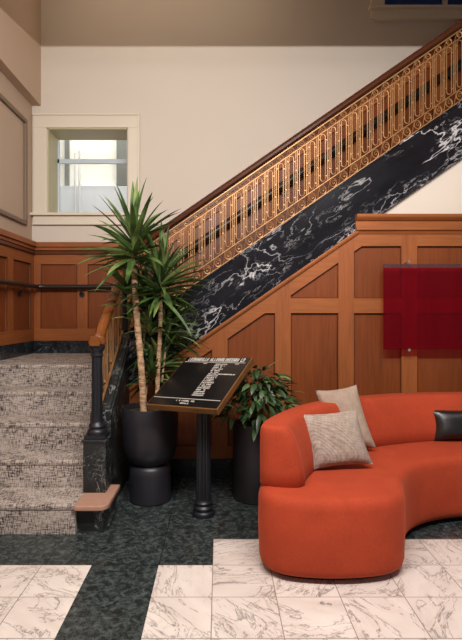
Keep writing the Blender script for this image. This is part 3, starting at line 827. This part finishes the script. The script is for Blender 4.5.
# ------------------------------------------------------------------ directory stand
sxp, syp = -.102, 3.33
sg = thing('sign_stand', (sxp, syp, 0), 'slanted black plaque with rows of pale lettering on a fluted black column', 'sign')
b = MB()
b.lathe([(.070, 0), (.073, .008), (.073, .022), (.066, .032), (.060, .036), (.064, .044), (.066, .056), (.060, .066), (.056, .070), (.060, .078), (.060, .09), (.053, .098), (.050, .11)], sxp, syp, 40)
b.build('base', 'blackm', sg, smooth=True)
b = MB(); b.lathe([(.051, .11), (.047, .45), (.042, .80)], sxp, syp, 96, 16, .10)
b.lathe([(.045, .80), (.05, .805), (.05, .82), (.044, .83)], sxp, syp, 32)
b.build('column', 'blackm', sg, smooth=True)
bc = Vector((-.1217, 3.36, .880)); th, ph = -.5038, .4973; bw_, bh_ = .530, .563
U = Vector((math.cos(th), math.sin(th), 0)); V = Vector((-math.sin(th)*math.cos(ph), math.cos(th)*math.cos(ph), math.sin(ph))); N = U.cross(V); U = U*math.cos(.0346)+N*math.sin(.0346); N = U.cross(V)
def bbox(mb, u0, u1, v0, v1, n0, n1, sh=0):
    vs = [mb.b.verts.new(bc+U*u+V*v+N*n_) for u, v, n_ in ((u0, v0, n0), (u1, v0, n0), (u1+sh, v1, n0), (u0+sh, v1, n0), (u0, v0, n1), (u1, v0, n1), (u1+sh, v1, n1), (u0+sh, v1, n1))]
    for q_ in ((0, 3, 2, 1), (4, 5, 6, 7), (0, 1, 5, 4), (1, 2, 6, 5), (2, 3, 7, 6), (3, 0, 4, 7)): mb.face([vs[i] for i in q_])
hw, hh = bw_/2, bh_/2
b = MB(); bbox(b, -hw, hw, -hh, hh, -.045, -.003)
b.build('frame', 'frame', sg, bevel=.003)
b = MB(); bbox(b, -hw+.008, hw-.008, -hh+.008, hh-.008, -.004, 0)
plq = b.build('plaque', 'plaque', sg)
b = MB(); b.tube([(sxp, syp, .80), tuple(bc-N*.04)], .03, 12); b.build('bracket', 'blackm', sg, smooth=True)
rnd = random.Random(4)
def glyphs(mb, u0, u1, v0, hgt, cw, gap, sp=.12):
    u = u0
    while u < u1-cw*.6:
        if rnd.random() > sp:
            c_ = cw*rnd.uniform(.7, 1)
            st_ = cw*.28; k = rnd.randint(0, 3)
            bbox(mb, u, u+st_, v0, v0+hgt, 0, .0012)
            if k in (0, 2): bbox(mb, u+c_-st_, u+c_, v0, v0+hgt, 0, .0012)
            if k in (0, 1): bbox(mb, u, u+c_, v0+hgt*.8, v0+hgt, 0, .0013)
            if k in (1, 2): bbox(mb, u, u+c_, v0+hgt*.4, v0+hgt*.6, 0, .0014)
            if k in (3, 1): bbox(mb, u, u+c_, v0, v0+hgt*.2, 0, .0013)
        u += cw+gap
b = MB()
glyphs(b, -.225, .225, .222, .042, .0125, .0025, .06)
bbox(b, -.245, .24, .209, .213, 0, .0012)
b.build('heading', 'letter', sg)
b = MB()
for i in range(19):
    v = .183-i*.0195; ln = rnd.choice((.07, .08, .095, .085)); u0 = .022
    if i == 6: ln = .20
    glyphs(b, u0, u0+ln, v, .0125, .0075, .0018, .08)
b.build('name_list', 'letter', sg)
for u0 in (-.08, .17):
    b = MB(); glyphs(b, u0, u0+.03, .192, .009, .006, .002, 0); b.build('column_heading', 'letter', sg)
b = MB(); bbox(b, -.25, .25, -.205, -.201, 0, .0012)
glyphs(b, -.06, .08, -.232, .014, .008, .002, .08); glyphs(b, -.02, .04, -.256, .013, .008, .003, .15)
b.build('footer_lines', 'letter', sg)

# ------------------------------------------------------------------ red acrylic panel
ya = 4.0; g = ya/F
ap = thing('wall_panel', (W(408.5, 349, ya)[0], ya, 1.03), 'translucent deep red acrylic panel fixed on standoffs to the wood panelling above the sofa', 'wall panel')
xl = (383.5-PX)*g; zt = H+(PY-264)*g; zbm = H+(PY-349.5)*g
b = MB(); b.box(xl, 2.75, ya-.004, ya+.004, zbm, zt)
b.build('panel', 'acrylic', ap)
for px, py in ((408.5, 261.5), (408.8, 350), (560, 261.5), (560, 350)):
    b = MB(); x, _, z = W(px, py, ya)
    rr = .012
    for (y0, y1, r1) in ((ya-.012, ya-.004, .011), (ya-.004, YP-.04, .006)):
        n = 16; A = [(x+r1*math.cos(2*math.pi*k/n), z+r1*math.sin(2*math.pi*k/n)) for k in range(n)]; b.prism(A, y0, y1)
    b.build('standoff', 'steel', ap, smooth=True)

# ------------------------------------------------------------------ lights
def area(name, loc, rot, sx_, sy_, power, col):
    l = bpy.data.lights.new(name, 'AREA'); l.shape = 'RECTANGLE'; l.size = sx_; l.size_y = sy_; l.energy = power; l.color = col
    o = bpy.data.objects.new(name, l); C.objects.link(o); o.location = loc; o.rotation_euler = rot; return o
area('lobby_front_strip', (.2, 1.0, 3.36), (R(66), 0, 0), 2.6, .07, 150, (1.0, .965, .93))  # added unseen strip, no cove there; placed for the header's shadow edge
area('lobby_ceiling_light', (.3, 1.2, 3.88), (R(18), 0, 0), 3.4, 1.6, 105, (1.0, .955, .91))
area('stairwell_bounce_fill', (-.6, 4.75, 5.2), (0, 0, 0), 2.2, .5, 10, (1.0, .82, .62))  # added fill standing in for dim warm bounce up here
area('court_light', (-1.4, 6.3, 4.55), (0, 0, 0), 2.2, .8, 72, (1.0, 1.0, 1.0))
area('upper_backdrop_fill', (2.5, 6.05, 5.3), (R(-20), 0, 0), 1.2, .2, 3, (.75, .85, 1.0))  # added fill that brightens the blue backdrop past the upper window
w = bpy.data.worlds.new('lobby_ambient'); bpy.context.scene.world = w; w.use_nodes = True
w.node_tree.nodes['Background'].inputs[0].default_value = (1.0, .97, .95, 1); w.node_tree.nodes['Background'].inputs[1].default_value = .2

# ------------------------------------------------------------------ camera
cam = bpy.data.cameras.new('camera'); co = bpy.data.objects.new('camera', cam); C.objects.link(co)
co.location = (0, 0, H); co.rotation_euler = (R(90), 0, 0)
cam.sensor_fit = 'VERTICAL'; cam.sensor_height = 36; cam.sensor_width = 36; cam.lens = F/640*36
cam.shift_x = (231-PX)/640; cam.shift_y = -(320-PY)/640; cam.clip_start = .05
sc = bpy.context.scene; sc.camera = co
sc.view_settings.view_transform = 'Standard'; sc.view_settings.look = 'None'; sc.view_settings.exposure = 0; sc.view_settings.gamma = 1
sc.view_settings.use_curve_mapping = False
clean()
